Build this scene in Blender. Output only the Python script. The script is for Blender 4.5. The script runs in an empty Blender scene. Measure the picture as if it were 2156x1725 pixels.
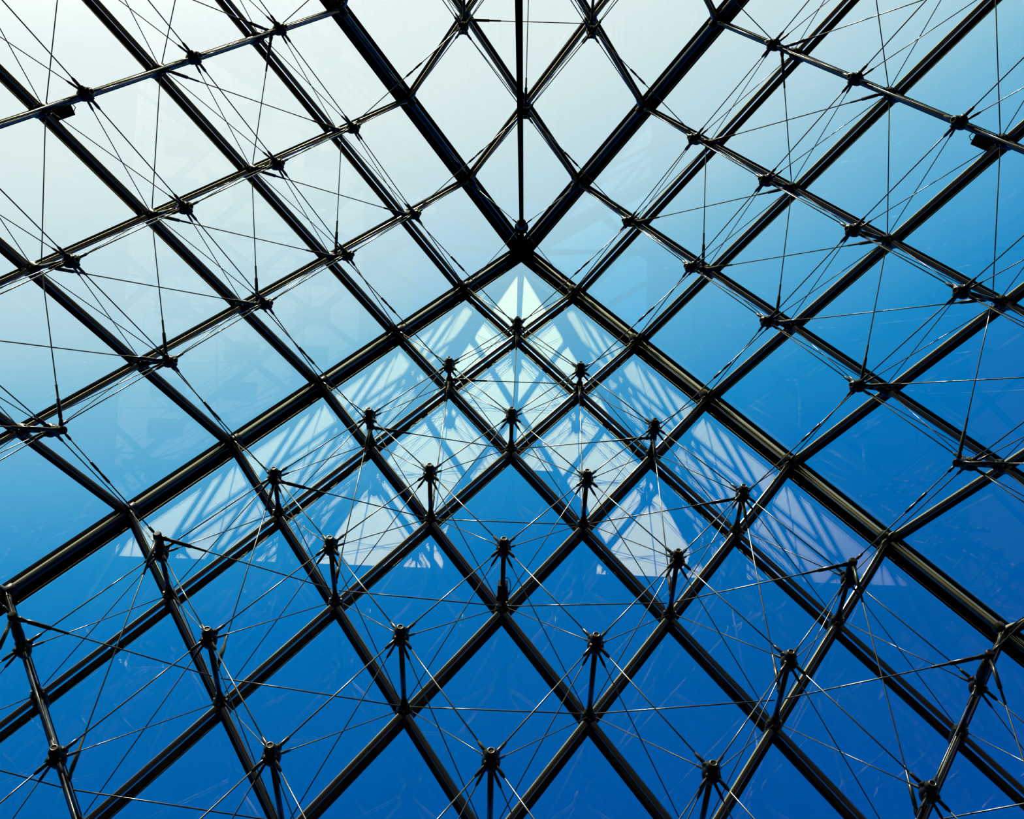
import bpy, math
from mathutils import Matrix, Vector

# ------------------------------------------------------------------ camera, sky, sun, exposure
U = 17.71 / 18.0            # one bay of the lattice, metres
HB = 21.64 / 17.71          # rise per unit of half width
APEX = Vector((0, 0, 21.64))
scene = bpy.context.scene
COL = scene.collection

FPX, W, H = 2377.24, 2156.0, 1725.0
R_CAM = ((-0.99925304, 0.03701781, 0.01109208),
         (-0.03613576, -0.99680161, 0.07127942),
         (0.01369521, 0.07082535, 0.99739471))
C_POS = APEX + U * Vector((-0.21581267, -4.49734406, -21.0598556))
cam_data = bpy.data.cameras.new('camera')
cam_data.sensor_fit = 'HORIZONTAL'
cam_data.sensor_width = 36.0
cam_data.lens = 36.0 * FPX / W
cam_data.clip_end = 2000
cam = bpy.data.objects.new('camera', cam_data)
COL.objects.link(cam)
rx, ry, rz = [Vector(r) for r in R_CAM]
cam.matrix_world = Matrix(((rx.x, -ry.x, -rz.x, C_POS.x), (rx.y, -ry.y, -rz.y, C_POS.y),
                           (rx.z, -ry.z, -rz.z, C_POS.z), (0, 0, 0, 1)))
scene.camera = cam

SUN_EL, SUN_AZ = math.radians(25), math.radians(20)
SUN_DIR = Vector((math.sin(SUN_AZ) * math.cos(SUN_EL), math.cos(SUN_AZ) * math.cos(SUN_EL), math.sin(SUN_EL)))


def lin(c):
    out = []
    for v in c:
        v /= 255.0
        out.append(v / 12.92 if v <= 0.04045 else ((v + 0.055) / 1.055) ** 2.4)
    return out


# sky radiance by angle from the sun: bright aureole, falling to deep blue away from it
SKY = [(0, (4.9, 4.6, 3.0)), (12, (4.5, 4.2, 2.2)), (24, (4.1, 3.85, 1.7)), (30, (3.8, 3.85, 1.95)), (35, (2.6, 2.9, 2.0)), (38, (1.15, 1.25, 1.22))]
# what the eye sees through the panes, which hold back about a fifth of the light
SEEN = [(40, (231, 241, 242)), (46, (214, 231, 232)), (50, (190, 217, 226)), (53, (168, 206, 221)), (56, (122, 185, 214)),
        (60, (78, 163, 208)), (64, (24, 136, 196)), (68, (0, 112, 184)), (72, (0, 99, 172)), (78, (0, 86, 162)),
        (84, (0, 77, 157)), (100, (0, 72, 152)), (180, (0, 68, 146))]
SKY += [(g, [v / 0.775 for v in lin(c)]) for g, c in SEEN]
world = bpy.data.worlds.new('sky')
scene.world = world
world.use_nodes = True
nt = world.node_tree
nt.nodes.clear()
tc = nt.nodes.new('ShaderNodeTexCoord')
dot = nt.nodes.new('ShaderNodeVectorMath'); dot.operation = 'DOT_PRODUCT'; dot.inputs[1].default_value = SUN_DIR
acos = nt.nodes.new('ShaderNodeMath'); acos.operation = 'ARCCOSINE'
div = nt.nodes.new('ShaderNodeMath'); div.operation = 'DIVIDE'; div.inputs[1].default_value = math.pi
ramp = nt.nodes.new('ShaderNodeValToRGB')
cr = ramp.color_ramp
cr.interpolation = 'LINEAR'
SCALE = 6.0
while len(cr.elements) < len(SKY):
    cr.elements.new(0.5)
for e, (g, c) in zip(cr.elements, SKY):
    e.position = g / 180.0
for e, (g, c) in zip(cr.elements, SKY):
    e.color = (c[0] / SCALE, c[1] / SCALE, c[2] / SCALE, 1)
bg = nt.nodes.new('ShaderNodeBackground'); bg.inputs['Strength'].default_value = SCALE
out = nt.nodes.new('ShaderNodeOutputWorld')
nt.links.new(tc.outputs['Generated'], dot.inputs[0])
nt.links.new(dot.outputs['Value'], acos.inputs[0])
nt.links.new(acos.outputs[0], div.inputs[0])
nt.links.new(div.outputs[0], ramp.inputs[0])
nt.links.new(ramp.outputs[0], bg.inputs[0])
nt.links.new(bg.outputs[0], out.inputs[0])

sun_data = bpy.data.lights.new('sun', 'SUN')
sun_data.energy = 10.0
sun_data.angle = math.radians(0.6)
sun_data.color = (1.0, 0.94, 0.80)
sun = bpy.data.objects.new('sun', sun_data)
COL.objects.link(sun)
sun.rotation_euler = SUN_DIR.to_track_quat('Z', 'Y').to_euler()
sun.location = APEX + SUN_DIR * 60

scene.view_settings.view_transform = 'Standard'
scene.view_settings.look = 'None'
scene.view_settings.gamma = 1
scene.view_settings.use_curve_mapping = False
scene.view_settings.exposure = 0.0
scene.cycles.sample_clamp_indirect = 5.0


# ------------------------------------------------------------------ materials
def principled(name, color, rough, metal=0.0, spec=0.5, noise=0.25, scale=18.0, bump=0.0, ior=1.5):
    m = bpy.data.materials.new(name)
    m.use_nodes = True
    t = m.node_tree
    b = t.nodes['Principled BSDF']
    b.inputs['Metallic'].default_value = metal
    b.inputs['Specular IOR Level'].default_value = spec
    b.inputs['IOR'].default_value = ior
    geo = t.nodes.new('ShaderNodeTexCoord')
    nz = t.nodes.new('ShaderNodeTexNoise')
    nz.inputs['Scale'].default_value = scale
    nz.inputs['Detail'].default_value = 3
    t.links.new(geo.outputs['Object'], nz.inputs['Vector'])
    r = t.nodes.new('ShaderNodeValToRGB')
    lo, hi = 1 - noise, 1 + noise
    r.color_ramp.elements[0].position = 0.3
    r.color_ramp.elements[1].position = 0.7
    r.color_ramp.elements[0].color = (color[0] * lo, color[1] * lo, color[2] * lo, 1)
    r.color_ramp.elements[1].color = (color[0] * hi, color[1] * hi, color[2] * hi, 1)
    t.links.new(nz.outputs['Fac'], r.inputs[0])
    t.links.new(r.outputs[0], b.inputs['Base Color'])
    mr = t.nodes.new('ShaderNodeMapRange')
    mr.inputs['To Min'].default_value = rough * 0.8
    mr.inputs['To Max'].default_value = rough * 1.2
    t.links.new(nz.outputs['Fac'], mr.inputs['Value'])
    t.links.new(mr.outputs[0], b.inputs['Roughness'])
    if bump:
        bp = t.nodes.new('ShaderNodeBump')
        bp.inputs['Strength'].default_value = bump
        bp.inputs['Distance'].default_value = 0.01
        t.links.new(nz.outputs['Fac'], bp.inputs['Height'])
        t.links.new(bp.outputs[0], b.inputs['Normal'])
    return m


def glass_material():
    m = bpy.data.materials.new('clear_glass')
    m.use_nodes = True
    t = m.node_tree
    t.nodes.clear()
    o = t.nodes.new('ShaderNodeOutputMaterial')
    tr = t.nodes.new('ShaderNodeBsdfTransparent')
    gl = t.nodes.new('ShaderNodeBsdfGlossy'); gl.inputs['Roughness'].default_value = 0.0
    # Schlick reflectance, the same from either side of the thin pane
    lw = t.nodes.new('ShaderNodeLayerWeight'); lw.inputs['Blend'].default_value = 0.5
    pw = t.nodes.new('ShaderNodeMath'); pw.operation = 'POWER'; pw.inputs[1].default_value = 5.0
    fr = t.nodes.new('ShaderNodeMath'); fr.operation = 'MULTIPLY_ADD'; fr.inputs[1].default_value = 0.905; fr.inputs[2].default_value = 0.095
    t.links.new(lw.outputs['Facing'], pw.inputs[0])
    t.links.new(pw.outputs[0], fr.inputs[0])
    mx = t.nodes.new('ShaderNodeMixShader')
    # faint rain streaks in the glass surface
    co = t.nodes.new('ShaderNodeTexCoord')
    mp = t.nodes.new('ShaderNodeMapping'); mp.inputs['Scale'].default_value = (9, 0.5, 1)
    nz = t.nodes.new('ShaderNodeTexNoise'); nz.inputs['Scale'].default_value = 2.0; nz.inputs['Detail'].default_value = 4
    rp = t.nodes.new('ShaderNodeValToRGB')
    rp.color_ramp.elements[0].color = (0.955, 0.968, 0.965, 1)
    rp.color_ramp.elements[1].color = (0.985, 0.992, 0.99, 1)
    t.links.new(co.outputs['Object'], mp.inputs[0])
    t.links.new(mp.outputs[0], nz.inputs['Vector'])
    t.links.new(nz.outputs['Fac'], rp.inputs[0])
    t.links.new(rp.outputs[0], tr.inputs[0])
    t.links.new(fr.outputs[0], mx.inputs[0])
    t.links.new(tr.outputs[0], mx.inputs[1])
    t.links.new(gl.outputs[0], mx.inputs[2])
    t.links.new(mx.outputs[0], o.inputs[0])
    return m


M = {
    'paint': principled('dark_steel_paint', (0.0012, 0.0012, 0.0011), 0.25, 0.0, 0.35, 0.3, 14, 0.03),
    'tube': principled('dark_tube_steel', (0.0008, 0.0008, 0.0007), 0.09, 0.0, 0.5, 0.3, 9, 0.006, 3.0),
    'hip': principled('dark_hip_steel', (0.0008, 0.0008, 0.0007), 0.08, 0.0, 0.35, 0.3, 9, 0.02),
    'bar': principled('black_glazing_metal', (0.0022, 0.0022, 0.0024), 0.8, 0.0, 0.0, 0.2, 12),
    'rod': principled('polished_rod_steel', (0.12, 0.115, 0.105), 0.24, 0.85, 0.5, 0.2, 30),
    'cast': principled('cast_black_steel', (0.0012, 0.0012, 0.0012), 0.4, 0.0, 0.16, 0.3, 25, 0.1),
    'ring': principled('worn_bare_steel', (0.20, 0.18, 0.14), 0.3, 0.9, 0.5, 0.3, 40),
    'plastic': principled('matt_black_plastic', (0.003, 0.003, 0.003), 0.6, 0.0, 0.1, 0.2, 20),
    'stone': principled('pale_palace_stone', (0.30, 0.27, 0.21), 0.85, 0.0, 0.2, 0.2, 0.6),
    'slate': principled('blue_grey_slate', (0.05, 0.055, 0.065), 0.7, 0.0, 0.2, 0.25, 1.5),
    'window': principled('dark_window_glass', (0.01, 0.012, 0.015), 0.25, 0.0, 0.3, 0.1, 2),
    'ground': principled('dark_courtyard_paving', (0.009, 0.0085, 0.008), 0.9, 0.0, 0.1, 0.25, 0.8),
    'glass': glass_material(),
}


# ------------------------------------------------------------------ mesh helpers
def mesh(name, verts, faces, mat, smooth=None):
    me = bpy.data.meshes.new(name)
    me.from_pydata([tuple(v) for v in verts], [], faces)
    me.materials.append(mat)
    if smooth is not None:
        me.polygons.foreach_set('use_smooth', smooth)
    me.update()
    return me


def lathe(name, profile, n, mat, closed=True):
    """profile: list of (radius, z); caps closed flat."""
    v, f, s = [], [], []
    for r, z in profile:
        for k in range(n):
            a = 2 * math.pi * k / n
            v.append((r * math.cos(a), r * math.sin(a), z))
    for q in range(len(profile) - 1):
        for k in range(n):
            k2 = (k + 1) % n
            f.append((q * n + k, q * n + k2, (q + 1) * n + k2, (q + 1) * n + k)); s.append(True)
    if closed:
        f.append(tuple(range(n - 1, -1, -1))); s.append(False)
        b = (len(profile) - 1) * n
        f.append(tuple(range(b, b + n))); s.append(False)
    return mesh(name, v, f, mat, s)


def prism(name, pts, z0, z1, mat):
    n = len(pts)
    v = [(x, y, z0) for x, y in pts] + [(x, y, z1) for x, y in pts]
    f = [tuple(range(n - 1, -1, -1)), tuple(range(n, 2 * n))]
    for k in range(n):
        k2 = (k + 1) % n
        f.append((k, k2, n + k2, n + k))
    return mesh(name, v, f, mat)


def box(name, x0, x1, y0, y1, z0, z1, mat):
    return prism(name, [(x0, y0), (x1, y0), (x1, y1), (x0, y1)], z0, z1, mat)


def torus(name, R, r, n, m, mat):
    v, f = [], []
    for a in range(n):
        A = 2 * math.pi * a / n
        for b in range(m):
            B = 2 * math.pi * b / m
            v.append(((R + r * math.cos(B)) * math.cos(A), (R + r * math.cos(B)) * math.sin(A), r * math.sin(B)))
    for a in range(n):
        for b in range(m):
            a2, b2 = (a + 1) % n, (b + 1) % m
            f.append((a * m + b, a2 * m + b, a2 * m + b2, a * m + b2))
    return mesh(name, v, f, mat, [True] * len(f))


def sweep(name, path, r, n, mat):
    v, f = [], []
    P = [Vector(p) for p in path]
    for k, p in enumerate(P):
        d = (P[min(k + 1, len(P) - 1)] - P[max(k - 1, 0)]).normalized()
        x = d.orthogonal().normalized() if k == 0 else (x - d * x.dot(d)).normalized()
        y = d.cross(x)
        for q in range(n):
            a = 2 * math.pi * q / n
            v.append(p + r * (math.cos(a) * x + math.sin(a) * y))
    for k in range(len(P) - 1):
        for q in range(n):
            q2 = (q + 1) % n
            f.append((k * n + q, k * n + q2, (k + 1) * n + q2, (k + 1) * n + q))
    return mesh(name, v, f, mat, [True] * len(f))


def node(name, me, parent=None, mat=None):
    o = bpy.data.objects.new(name, me)
    COL.objects.link(o)
    if parent is not None:
        o.parent = parent
    if mat is not None:
        o.matrix_local = mat
    return o


def T(x, y, z):
    return Matrix.Translation((x, y, z))


def Sc(x, y, z):
    return Matrix.Diagonal((x, y, z, 1))


def align(a, b, up=None):
    """Matrix at a whose Z axis points to b."""
    z = (b - a).normalized()
    ref = up if up is not None and abs(z.dot(up)) < 0.98 else z.orthogonal()
    x = (ref - z * ref.dot(z)).normalized()
    y = z.cross(x)
    m = Matrix(((x.x, y.x, z.x, a.x), (x.y, y.y, z.y, a.y), (x.z, y.z, z.z, a.z), (0, 0, 0, 1)))
    return m


def thing(name, label, cat, mat, group=None):
    o = bpy.data.objects.new(name, None)
    o.empty_display_size = 0.1
    COL.objects.link(o)
    o.matrix_world = mat
    o['label'] = label
    o['category'] = cat
    if group:
        o['group'] = group
    return o


def structure(name, label, mat):
    o = bpy.data.objects.new(name, None)
    o.empty_display_size = 0.1
    COL.objects.link(o)
    o.matrix_world = mat
    o['label'] = label
    o['kind'] = 'structure'
    return o


def project(p):
    q = p - C_POS
    x, y, z = q.dot(rx), q.dot(ry), q.dot(rz)
    if z <= 0.2:
        return None
    return FPX * x / z + W / 2, FPX * y / z + H / 2


def in_frame(p, m):
    s = project(p)
    return s is not None and -m <= s[0] <= W + m and -m <= s[1] <= H + m


def seg_in_frame(a, b, m):
    return any(in_frame(a.lerp(b, k / 24), m) for k in range(25))


# ------------------------------------------------------------------ pyramid geometry
HIPS = {'LL': (1, -1), 'LR': (-1, -1), 'UL': (1, 1), 'UR': (-1, 1)}
FACES = {'B': ('LL', 'LR'), 'L': ('LL', 'UL'), 'R': ('LR', 'UR'), 'T': ('UL', 'UR')}
SIDE = {'B': 'front', 'L': 'left', 'R': 'right', 'T': 'back'}
SLOPE = {'B': 'lower', 'L': 'left', 'R': 'right', 'T': 'upper'}
HIPWORD = {'LL': 'lower left', 'LR': 'lower right', 'UL': 'upper left', 'UR': 'upper right'}
NUM = 'zero one two three four five six seven eight nine ten eleven twelve'.split()
ORD = 'zeroth first second third fourth fifth sixth seventh eighth ninth tenth eleventh twelfth'.split()
N = 18
N_BAR, N_TUBE = -0.07, 0.08      # offsets along the inward normal of glazing bars and lattice tubes
hipvec = {k: U * Vector((x, y, -HB)) for k, (x, y) in HIPS.items()}


class Face:
    def __init__(s, key):
        s.key = key
        s.a, s.b = FACES[key]
        s.va, s.vb = hipvec[s.a], hipvec[s.b]
        n = s.va.cross(s.vb).normalized()
        if n.z > 0:
            n = -n
        s.n = n
        s.y = -(s.va + s.vb).normalized()
        s.x = s.y.cross(n)
        s.mat = Matrix(((s.x.x, s.y.x, n.x, APEX.x), (s.x.y, s.y.y, n.y, APEX.y), (s.x.z, s.y.z, n.z, APEX.z), (0, 0, 0, 1)))
        s.sa = 1 if s.va.dot(s.x) > 0 else -1

    def P(s, i, j, d=0.0):
        return APEX + i * s.va + j * s.vb + s.n * d * U

    def loc(s, i, j, d=0.0):
        SL = math.sqrt(1 + HB * HB)
        return Vector((s.sa * (i - j) * U, -(i + j) * SL * U, d * U))


F = {k: Face(k) for k in FACES}
SL = math.sqrt(1 + HB * HB)

D_TAB = {(1, 1): .30, (1, 2): .48, (1, 3): .60, (1, 4): .74, (1, 5): .82, (1, 6): .86, (1, 7): .88, (2, 2): .70, (2, 3): .89,
         (2, 4): 1.02, (2, 5): 1.12, (2, 6): 1.17, (3, 3): 1.10, (3, 4): 1.26, (3, 5): 1.33, (3, 6): 1.38, (4, 4): 1.38, (4, 5): 1.46}


def depth(i, j):
    i, j = sorted((i, j))
    if (i, j) in D_TAB:
        return D_TAB[(i, j)]
    g = [0, .56, .84, 1.05, 1.19, 1.27, 1.31, 1.33, 1.34, 1.35]
    return g[min(i, 9)] * g[min(j, 9)]


E1 = {2: .16, 3: .20, 4: .40, 5: .66, 6: 1.05, 7: 1.30, 8: 1.50, 9: 1.65, 10: 1.75}
E2 = {4: .10, 5: .10, 6: .30, 7: .50, 8: .68, 9: .8, 10: .9}
E3 = {6: .14, 7: .15, 8: .30, 9: .42, 10: .5}


def belt_depth(i, j):
    L, m = i + j, min(i, j)
    if m == 1:
        return E1.get(L, 1.8)
    if m == 2:
        return E2.get(L, .9)
    return E3.get(L, .15) if m == 3 else .15


def hub(f, i, j):
    return F[f].P(i, j, depth(i, j))


def counted(f, i, j):
    """position of a hub in its row, from the left (lower and upper slopes) or from the top (side slopes)"""
    L = i + j
    row = [(k, L - k) for k in range(1, L)]
    ax = 0 if f in 'BT' else 1
    row.sort(key=lambda q: project(F[f].P(*q))[ax])
    return row.index((i, j)) + 1


def rowword(f, i, j):
    return ORD[i + j - 1] + '-row hub ' + NUM[counted(f, i, j)]


# ------------------------------------------------------------------ ground and the palace beyond (seen only mirrored in the glass)
g = node('ground', mesh('ground', [(-400, -400, 0), (400, -400, 0), (400, 400, 0), (-400, 400, 0)], [(0, 1, 2, 3)], M['ground']))
g['kind'] = 'structure'
g['label'] = 'dark stone paving of the courtyard floor'

# ------------------------------------------------------------------ hip beams
HIP_LEN = N * math.sqrt(2 + HB * HB) * U
for n, k in enumerate(('LL', 'LR', 'UL', 'UR'), 1):
    d = hipvec[k].normalized()
    inward = Vector((-HIPS[k][0], -HIPS[k][1], 0)).normalized()
    inward = (inward - d * inward.dot(d)).normalized()
    o = structure('trim_%d' % n, 'broad black hip beam running from apex to %s corner' % HIPWORD[k], align(APEX, APEX + d, inward))
    # local x = inward, y = lateral, z = down the hip
    u = U
    prof = [(-.085 * u, -.150 * u), (-.030 * u, -.155 * u), (.035 * u, -.075 * u), (.035 * u, .075 * u), (-.030 * u, .155 * u), (-.085 * u, .150 * u)]
    node('cap_rail', prism('hip_cap', prof, 0.05, HIP_LEN, M['bar']), o)
    node('hip_tube', lathe('hip_tube', [(.060 * u, .1), (.060 * u, HIP_LEN)], 24, M['hip']), o, T(.115 * u, 0, 0))
    col = lathe('hip_collar', [(.066 * u, -.085 * u), (.078 * u, -.075 * u), (.078 * u, .075 * u), (.066 * u, .085 * u)], 20, M['cast'])
    for q in range(1, 9):
        node('collar', col, o, T(.115 * u, 0, q * math.sqrt(2 + HB * HB) * U))

# ------------------------------------------------------------------ glass slopes: panes, glazing bars, lattice tubes
ins = 0.022
rh = [(0, -ins * 2), (1 - ins, -SL), (0, -2 * SL + ins * 2), (-(1 - ins), -SL)]
PANE = prism('pane', [(x * U, y * U) for x, y in rh], -0.012, 0.012, M['glass'])
BARS, TUBES = {}, {}
ANG = math.atan2(SL, 1)      # lattice direction in the plane of a slope
HSTEP = math.sqrt(1 + SL * SL) * U


def bar_mesh(k):
    if k not in BARS:
        ln = (N - k) * HSTEP
        w, hh = .050 * U, .022 * U
        BARS[k] = prism('glazing_bar', [(-w, -hh), (w, -hh), (w * .8, hh), (-w * .8, hh)], .11 * U, ln, M['bar'])
        r = .036 * U
        TUBES[k] = lathe('lattice_tube', [(r * 1.7, .05 * U), (r * 1.7, .09 * U), (r * 1.45, .20 * U), (r, .27 * U), (r, ln)], 18, M['tube'])
    return BARS[k], TUBES[k]


for key, f in F.items():
    wl = {'B': 'deep blue glass slope of rhombic panes below the apex', 'T': 'palest glass slope of rhombic panes above the apex',
          'L': 'pale blue glass slope of rhombic panes left of the apex', 'R': 'mid blue glass slope of rhombic panes right of the apex'}[key]
    wall = structure('wall_' + SIDE[key], wl, f.mat)
    for i in range(0, N):
        for j in range(0, N):
            if i + j > 12:
                continue
            cs = [f.P(i + a, j + b) for a, b in ((0, 0), (.5, 0), (1, 0), (1, .5), (1, 1), (.5, 1), (0, 1), (0, .5), (.5, .5))]
            if any(in_frame(c, 110) for c in cs) or (key == 'T' and i + j <= 6):
                node('pane', PANE, wall, T(*f.loc(i, j, N_BAR)))
    for along in (0, 1):
        for k in range(1, 14):
            st = (k, 0) if along == 0 else (0, k)
            en = (k, 1) if along == 0 else (1, k)
            last = (k, N - k) if along == 0 else (N - k, k)
            if not (seg_in_frame(f.P(*st), f.P(*last), 60) or key == 'T' and k < 7):
                continue
            bm, tm = bar_mesh(k)
            a, b = f.loc(*st), f.loc(*en)
            m = align(a, b, Vector((0, 0, 1)))
            # keep the cross-section upright: local y along the slope normal
            z = (b - a).normalized(); y = Vector((0, 0, 1)); x = y.cross(z)
            m = Matrix(((x.x, y.x, z.x, a.x), (x.y, y.y, z.y, a.y), (x.z, y.z, z.z, a.z), (0, 0, 0, 1)))
            node('glazing_bar', bm, wall, T(0, 0, N_BAR * U) @ m)
            node('lattice_tube', tm, wall, T(0, 0, N_TUBE * U) @ m)

# ------------------------------------------------------------------ struts with hubs
STRUT = lathe('strut', [(.029 * U, 0), (.029 * U, 1)], 14, M['paint'])
HUB = lathe('hub', [(z[0] * U, z[1] * U) for z in ((.030, -.135), (.060, -.125), (.080, -.085), (.088, -.04), (.080, .0), (.062, .02), (.058, .06), (.064, .07), (.050, .09), (.036, .095), (.036, .115))], 20, M['cast'])
RING = torus('ring', .030 * U, .007 * U, 18, 8, M['ring'])
LUG = lathe('lug', [(.020 * U, -.030 * U), (.040 * U, -.026 * U), (.040 * U, .026 * U), (.020 * U, .030 * U)], 14, M['cast'])
PIN = lathe('pin', [(.012 * U, -.036 * U), (.012 * U, .036 * U)], 8, M['ring'])
COLLAR = lathe('node_casting', [(z[0] * U, z[1] * U) for z in ((.050, -.10), (.085, -.08), (.092, .0), (.088, .12), (.060, .16), (.042, .20), (.036, .26))], 18, M['cast'])
POST = lathe('bracket_post', [(.052 * U, 0), (.060 * U, .25), (.050 * U, .6), (.036 * U, 1)], 14, M['cast'])
CLAMP = lathe('cable_clamp', [(.034 * U, -.05 * U), (.050 * U, -.035 * U), (.050 * U, .035 * U), (.034 * U, .05 * U)], 14, M['cast'])
BOLT = lathe('bolt', [(.013 * U, 0), (.013 * U, .028 * U)], 6, M['ring'])
lug_m = []
for s1 in (1, -1):
    for s2 in (1, -1):
        a = math.atan2(s2 * SL, s1)
        # axis of the lug tangential, in the slope plane
        lug_m.append(Matrix.Rotation(a, 4, 'Z') @ T(.072 * U, 0, -.005 * U) @ Matrix.Rotation(math.pi / 2, 4, 'X'))

struts = set()
for key, f in F.items():
    for i in range(1, 12):
        for j in range(1, 12):
            top, h = f.P(i, j), hub(key, i, j)
            near = [(i + a, j + b) for a, b in ((1, 0), (-1, 0), (0, 1), (0, -1))]
            reaches = any(seg_in_frame(h, hub(key, *q) if min(q) else f.P(*q), 0) or (min(q) and seg_in_frame(f.P(i, j, .13), hub(key, *q), 0)) for q in near) if i + j <= 11 else False
            if not (in_frame(h, 12) or in_frame(top, 0) or reaches or (key == 'T' and i + j <= 5)):
                continue
            struts.add((key, i, j))
            dpt = depth(i, j)
            where = ('counted from the left' if key in 'BT' else 'counted from the top')
            t = thing('truss_strut', 'black steel strut with hub on %s slope, %s, %s' % (SLOPE[key], rowword(key, i, j), where), 'strut',
                      f.mat @ T(*f.loc(i, j, 0)), 'struts of the %s glass slope' % SLOPE[key])
            node('strut', STRUT, t, T(0, 0, .10 * U) @ Sc(1, 1, (dpt - .2) * U if dpt > .3 else .06))
            nc = node('node_casting', COLLAR, t, T(0, 0, 0))
            for lm in range(4):
                a = math.pi / 2 * lm
                node('bolt', BOLT, nc, T(.066 * U * math.cos(a), .066 * U * math.sin(a), .135 * U))
            hb_o = node('hub', HUB, t, T(0, 0, dpt * U))
            node('ring', RING, hb_o, T(0, 0, .116 * U))
            for lm in lug_m:
                lo = node('lug', LUG, hb_o, lm)
            if min(i, j) == 1 and i + j >= 3:
                e = belt_depth(i, j)
                if e > dpt + .08:
                    node('bracket_post', POST, t, T(0, 0, (dpt + .10) * U) @ Sc(1, 1, max(.05, e - dpt - .10) * U))
                node('cable_clamp', CLAMP, t, T(0, 0, e * U))

# ------------------------------------------------------------------ rods and cables
R_CHORD, R_BRACE, R_BELT = .0082 * U, .0062 * U, .0078 * U
ROD = {r: lathe('rod', [(r, 0), (r, 1)], 10, M['rod']) for r in (R_CHORD, R_BRACE, R_BELT)}


def fork(r, ln, rr):
    return lathe('fork', [(r * .75, 0), (r, .02 * U), (r, ln * .82), (r * .8, ln * .86), (rr * 1.3, ln)], 12, M['paint'])


FORK_C = fork(.019 * U, .16 * U, R_CHORD)
FORK_B = fork(.015 * U, .17 * U, R_BRACE)
SOCKET = fork(.017 * U, .10 * U, R_BELT)
SLEEVE = lathe('sleeve', [(.022 * U, 0), (.030 * U, .03 * U), (.017 * U, .10 * U), (.0235 * U, .11 * U), (.0235 * U, .34 * U), (.014 * U, .35 * U),
                          (.014 * U, .52 * U), (.010 * U, .53 * U)], 12, M['paint'])
TURN = lathe('turnbuckle', [(.010 * U, 0), (.017 * U, .02 * U), (.017 * U, .13 * U), (.013 * U, .14 * U), (.013 * U, .2 * U), (.017 * U, .21 * U), (.017 * U, .32 * U), (.010 * U, .34 * U)], 12, M['paint'])
FLIP = Matrix.Rotation(math.pi, 4, 'X')


def rod_thing(name, label, cat, group, a, b, r, oa, ob, ea, eb, mid=None):
    d = (b - a)
    L = d.length
    d.normalize()
    a2, b2 = a + d * oa * U, b - d * ob * U
    L2 = (b2 - a2).length
    t = thing(name, label, cat, align(a2, b2), group)
    node('rod', ROD[r], t, Sc(1, 1, L2))
    if ea is not None:
        node('end_fitting', ea, t, T(0, 0, 0))
    if eb is not None:
        node('end_fitting', eb, t, T(0, 0, L2) @ FLIP)
    if mid is not None:
        node('turnbuckle', TURN, t, T(0, 0, L2 * mid))
    return t


def want(key, lv, a, b):
    return seg_in_frame(a, b, 0) or (key == 'T' and lv <= 5)


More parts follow.
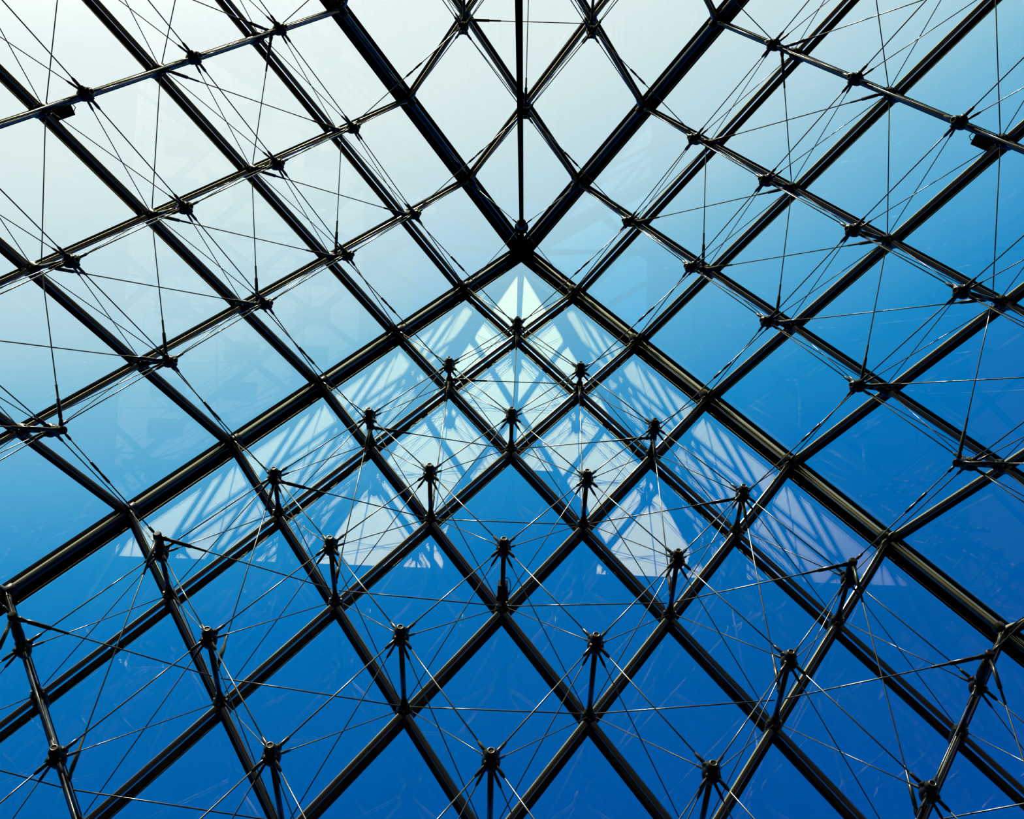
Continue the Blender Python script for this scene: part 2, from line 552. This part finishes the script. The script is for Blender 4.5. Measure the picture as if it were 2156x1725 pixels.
count = {}
for key, f in F.items():
    sl = SLOPE[key]
    for i in range(1, 12):
        for j in range(1, 12):
            if i + j > 13:
                continue
            h = hub(key, i, j)
            me_w = rowword(key, i, j) if i + j - 1 <= 12 else ''
            # chords: hub to hub, and hub to hip at the edge
            for di, dj in ((1, 0), (0, 1)):
                ni, nj = i + di, j + dj
                b = hub(key, ni, nj)
                if i + j <= 11 and want(key, i + j, h, b):
                    rod_thing('tie_rod', 'steel tie rod, %s slope, from %s to %s' % (sl, me_w, rowword(key, ni, nj)), 'tie rod',
                              'tie rods of the %s slope' % sl, h, b, R_CHORD, .085, .085, FORK_C, FORK_C)
            for (ni, nj), edge in (((i, j - 1), f.a), ((i - 1, j), f.b)):
                if ni and nj:
                    continue
                b = f.P(ni, nj, .10)
                if want(key, i + j, h, b):
                    rod_thing('tie_rod', 'steel tie rod, %s slope, from %s to %s hip' % (sl, me_w, HIPWORD[edge]), 'tie rod',
                              'tie rods of the %s slope' % sl, h, b, R_CHORD, .085, .10, FORK_C, FORK_B)
            # braces: hub to the neighbouring glass joints
            for di, dj in ((1, 0), (-1, 0), (0, 1), (0, -1)):
                ni, nj = i + di, j + dj
                if ni < 1 or nj < 1 or i + j > 10:
                    continue
                # crossing braces pass beside one another
                side = (f.va if di else f.vb).cross(f.n).normalized() * (.014 * U * (1 if di + dj > 0 else -1))
                a = f.P(i, j, depth(i, j) - .03) + side
                b = f.P(ni, nj, .13) + side
                if want(key, max(i + j, ni + nj), a, b):
                    rod_thing('brace_rod', 'thin brace, %s slope, from %s to glass joint of %s' % (sl, me_w, rowword(key, ni, nj)), 'brace',
                              'braces of the %s slope' % sl, a, b, R_BRACE, .085, .085, FORK_B, None)
    # belts: level cables running across the slope
    for L in range(3, 11):
        row = [(k, L - k) for k in range(L - 1, 0, -1)]
        for q in range(len(row) - 1):
            (i, j), (ni, nj) = row[q], row[q + 1]
            a, b = f.P(i, j, belt_depth(i, j)), f.P(ni, nj, belt_depth(ni, nj))
            if not want(key, L, a, b):
                continue
            first, last = q == 0, q == len(row) - 2
            ea = SLEEVE if (first or (L > 4 and False)) else None
            eb = SLEEVE if last and len(row) > 2 else (SOCKET if last else None)
            rod_thing('belt_cable', 'level cable across %s slope, between struts of %s and %s' % (sl, rowword(key, i, j), rowword(key, ni, nj)), 'cable',
                      'level cables of the %s slope' % sl, a, b, R_BELT, .05, .05, ea, eb)
    # fall-line cables from the edge struts to the next row
    for L in range(2, 9):
        for i, j in ({(L - 1, 1), (1, L - 1)}):
            ni, nj = i + 1, j + 1
            a, b = f.P(i, j, belt_depth(i, j)), f.P(ni, nj, belt_depth(ni, nj) + .06)
            if not want(key, L + 1, a, b):
                continue
            rod_thing('fall_line_cable', 'cable running down %s slope from %s to strut of %s' % (sl, rowword(key, i, j), rowword(key, ni, nj)), 'cable',
                      'fall-line cables of the %s slope' % sl, a, b, R_BELT, .05, .04, SLEEVE, SLEEVE)

# corner cables between edge struts of neighbouring slopes
for hp in HIPS:
    fa, fb = [k for k in FACES if hp in FACES[k]]

    def edge_ij(fk, k):
        return (k, 1) if F[fk].a == hp else (1, k)
    for k in range(1, 9):
        ia, ib = edge_ij(fa, k), edge_ij(fb, k)
        a = F[fa].P(*ia, max(belt_depth(*ia), depth(*ia) * .75))
        b = F[fb].P(*ib, max(belt_depth(*ib), depth(*ib) * .75))
        if not (seg_in_frame(a, b, 0) or ('T' in (fa, fb) and k < 5)):
            continue
        rod_thing('corner_cable', 'cable crossing %s hip beside its %s joint from the apex' % (HIPWORD[hp], ORD[k]), 'cable',
                  'cables crossing the hips', a, b, R_CHORD, .06, .06, SOCKET, SOCKET, .50)

# ------------------------------------------------------------------ mast hanging from the apex
t = thing('hanging_mast', 'slim black mast hanging straight down from the apex', 'mast', Matrix.Translation(APEX))
node('pole', lathe('pole', [(.036 * U, -20.5 * U), (.036 * U, -2.15 * U)], 16, M['bar']), t)
node('neck', lathe('neck', [(.040 * U, -1.85 * U), (.045 * U, -1.2 * U), (.060 * U, -.5 * U), (.075 * U, -.1 * U)], 16, M['bar']), t)
BALL = node('ball', lathe('ball', [(.118 * U * math.cos(math.pi * (k / 12 - .5)) + .001, .118 * U * math.sin(math.pi * (k / 12 - .5))) for k in range(13)], 20, M['bar']), t, T(0, 0, -1.95 * U))
node('ferrule', lathe('ferrule', [(.055 * U, -.36 * U), (.080 * U, -.32 * U), (.085 * U, -.16 * U), (.060 * U, -.08 * U)], 16, M['cast']), BALL)
for hp in HIPS:
    b = APEX + hipvec[hp] * 1.0 + Vector((-HIPS[hp][0], -HIPS[hp][1], 0)).normalized() * .12 * U
    a = APEX + Vector((0, 0, -2.0 * U))
    rod_thing('stay_rod', 'thin stay rod from the mast ball to the %s hip' % HIPWORD[hp], 'stay rod', 'stay rods of the mast', a, b, R_BRACE, .12, .06, FORK_B, None)

# ------------------------------------------------------------------ small fittings
# junction box strapped to the strut on the axis of the lower slope
f = F['B']
t = thing('junction_box', 'small black box with looped lead clamped on a strut near bottom centre', 'junction box', f.mat @ T(*f.loc(3, 3, 0)))
e = U
node('housing', box('housing', -.058 * e, .058 * e, -.05 * e, .05 * e, .36 * e, .52 * e, M['plastic']), t)
node('clamp_block', box('clamp_block', -.070 * e, .070 * e, -.056 * e, .056 * e, .28 * e, .36 * e, M['plastic']), t)
node('clip', box('clip', -.048 * e, -.012 * e, -.07 * e, .02 * e, .20 * e, .28 * e, M['ring']), t)
sgn = -1 if f.x.dot(rx) > 0 else 1
path = [(-sgn * x * e, 0, z * e) for x, z in ((.030, .60), (.055, .615), (.080, .57), (.092, .50), (.090, .42), (.072, .34))]
node('lead', sweep('lead', path, .006 * e, 8, M['plastic']), t)

for key, lab in (('L', 'finned black floodlight under a tube near the top left corner'), ('R', 'finned black floodlight under a tube near the top right corner')):
    f = F[key]
    down = (f.va - f.vb).normalized()
    p = f.P(2.92, 3, .09) + down * .055 * U
    m = align(p, f.P(2.6, 3, .09) + down * .055 * U, down)
    t = thing('floodlight', lab, 'floodlight', m, 'floodlights on the lattice')
    node('housing', box('housing', 0, .12 * e, -.07 * e, .07 * e, 0, .22 * e, M['plastic']), t)
    fin = box('fin', .0, .135 * e, -.085 * e, .085 * e, 0, .012 * e, M['plastic'])
    for q in range(6):
        node('fin', fin, t, T(0, 0, (.015 + q * .036) * e))
    node('bracket', box('bracket', -.06 * e, .0, -.02 * e, .02 * e, .08 * e, .14 * e, M['plastic']), t)
    node('lead', sweep('lead', [(x * e, .02 * e, z * e) for x, z in ((.08, .22), (.085, .28), (.05, .32), (0, .30), (-.05, .27))], .006 * e, 8, M['plastic']), t)

# ------------------------------------------------------------------ palace wing beyond the upper slope
chim = box('chimney', -1.2, 1.2, -.8, .8, 0, 4.2, M['stone'])
win = box('window', -.9, .9, -.08, .05, 0, 3.4, M['window'])


def palace_wing(label, mat, half):
    t = thing('palace_wing', label, 'building', mat, 'palace wings around the courtyard')
    node('facade', box('facade', -half, half, 0, 14, 0, 24, M['stone']), t)
    h = half
    roof = node('roof', mesh('roof', [(-h - .5, -.5, 24), (h + .5, -.5, 24), (h + .5, 14.5, 24), (-h - .5, 14.5, 24), (-h + 2, 4, 29.2), (h - 2, 4, 29.2), (h - 2, 10, 29.2), (-h + 2, 10, 29.2)],
                             [(0, 1, 5, 4), (1, 2, 6, 5), (2, 3, 7, 6), (3, 0, 4, 7), (4, 5, 6, 7), (3, 2, 1, 0)], M['slate']), t)
    for x in (-84, -66, -44, -24, 26, 47, 63, 88):
        if abs(x) < half - 3:
            node('chimney', chim, roof, T(x, 7, 28.2))
    pav = node('pavilion', box('pavilion', -8, 8, -2, 16, 0, 30, M['stone']), t)
    node('pavilion_roof', mesh('pavilion_roof', [(-8.4, -2.4, 30), (8.4, -2.4, 30), (8.4, 16.4, 30), (-8.4, 16.4, 30), (-7, 0, 36), (7, 0, 36), (7, 14, 36), (-7, 14, 36),
                                                 (-3.4, 4, 40.5), (3.4, 4, 40.5), (3.4, 10, 40.5), (-3.4, 10, 40.5)],
                              [(0, 1, 5, 4), (1, 2, 6, 5), (2, 3, 7, 6), (3, 0, 4, 7), (4, 5, 9, 8), (5, 6, 10, 9), (6, 7, 11, 10), (7, 4, 8, 11), (8, 9, 10, 11), (3, 2, 1, 0)], M['slate']), pav)
    for fl in (3, 10, 17):
        for q in range(-22, 23):
            if 9.5 < abs(q * 4.1) < half - 2:
                node('window', win, t, T(q * 4.1, 0, fl))


palace_wing('long stone palace wing with slate roof mirrored in the lower glass slope', Matrix.Translation((0, 100, 0)), 95)
palace_wing('stone palace wing with slate roof mirrored in the right glass slope', Matrix.Translation((97, -20, 0)) @ Matrix.Rotation(-math.pi / 2, 4, 'Z'), 80)
palace_wing('stone palace wing with slate roof mirrored in the left glass slope', Matrix.Translation((-97, -20, 0)) @ Matrix.Rotation(math.pi / 2, 4, 'Z'), 80)
bpy.context.view_layer.update()
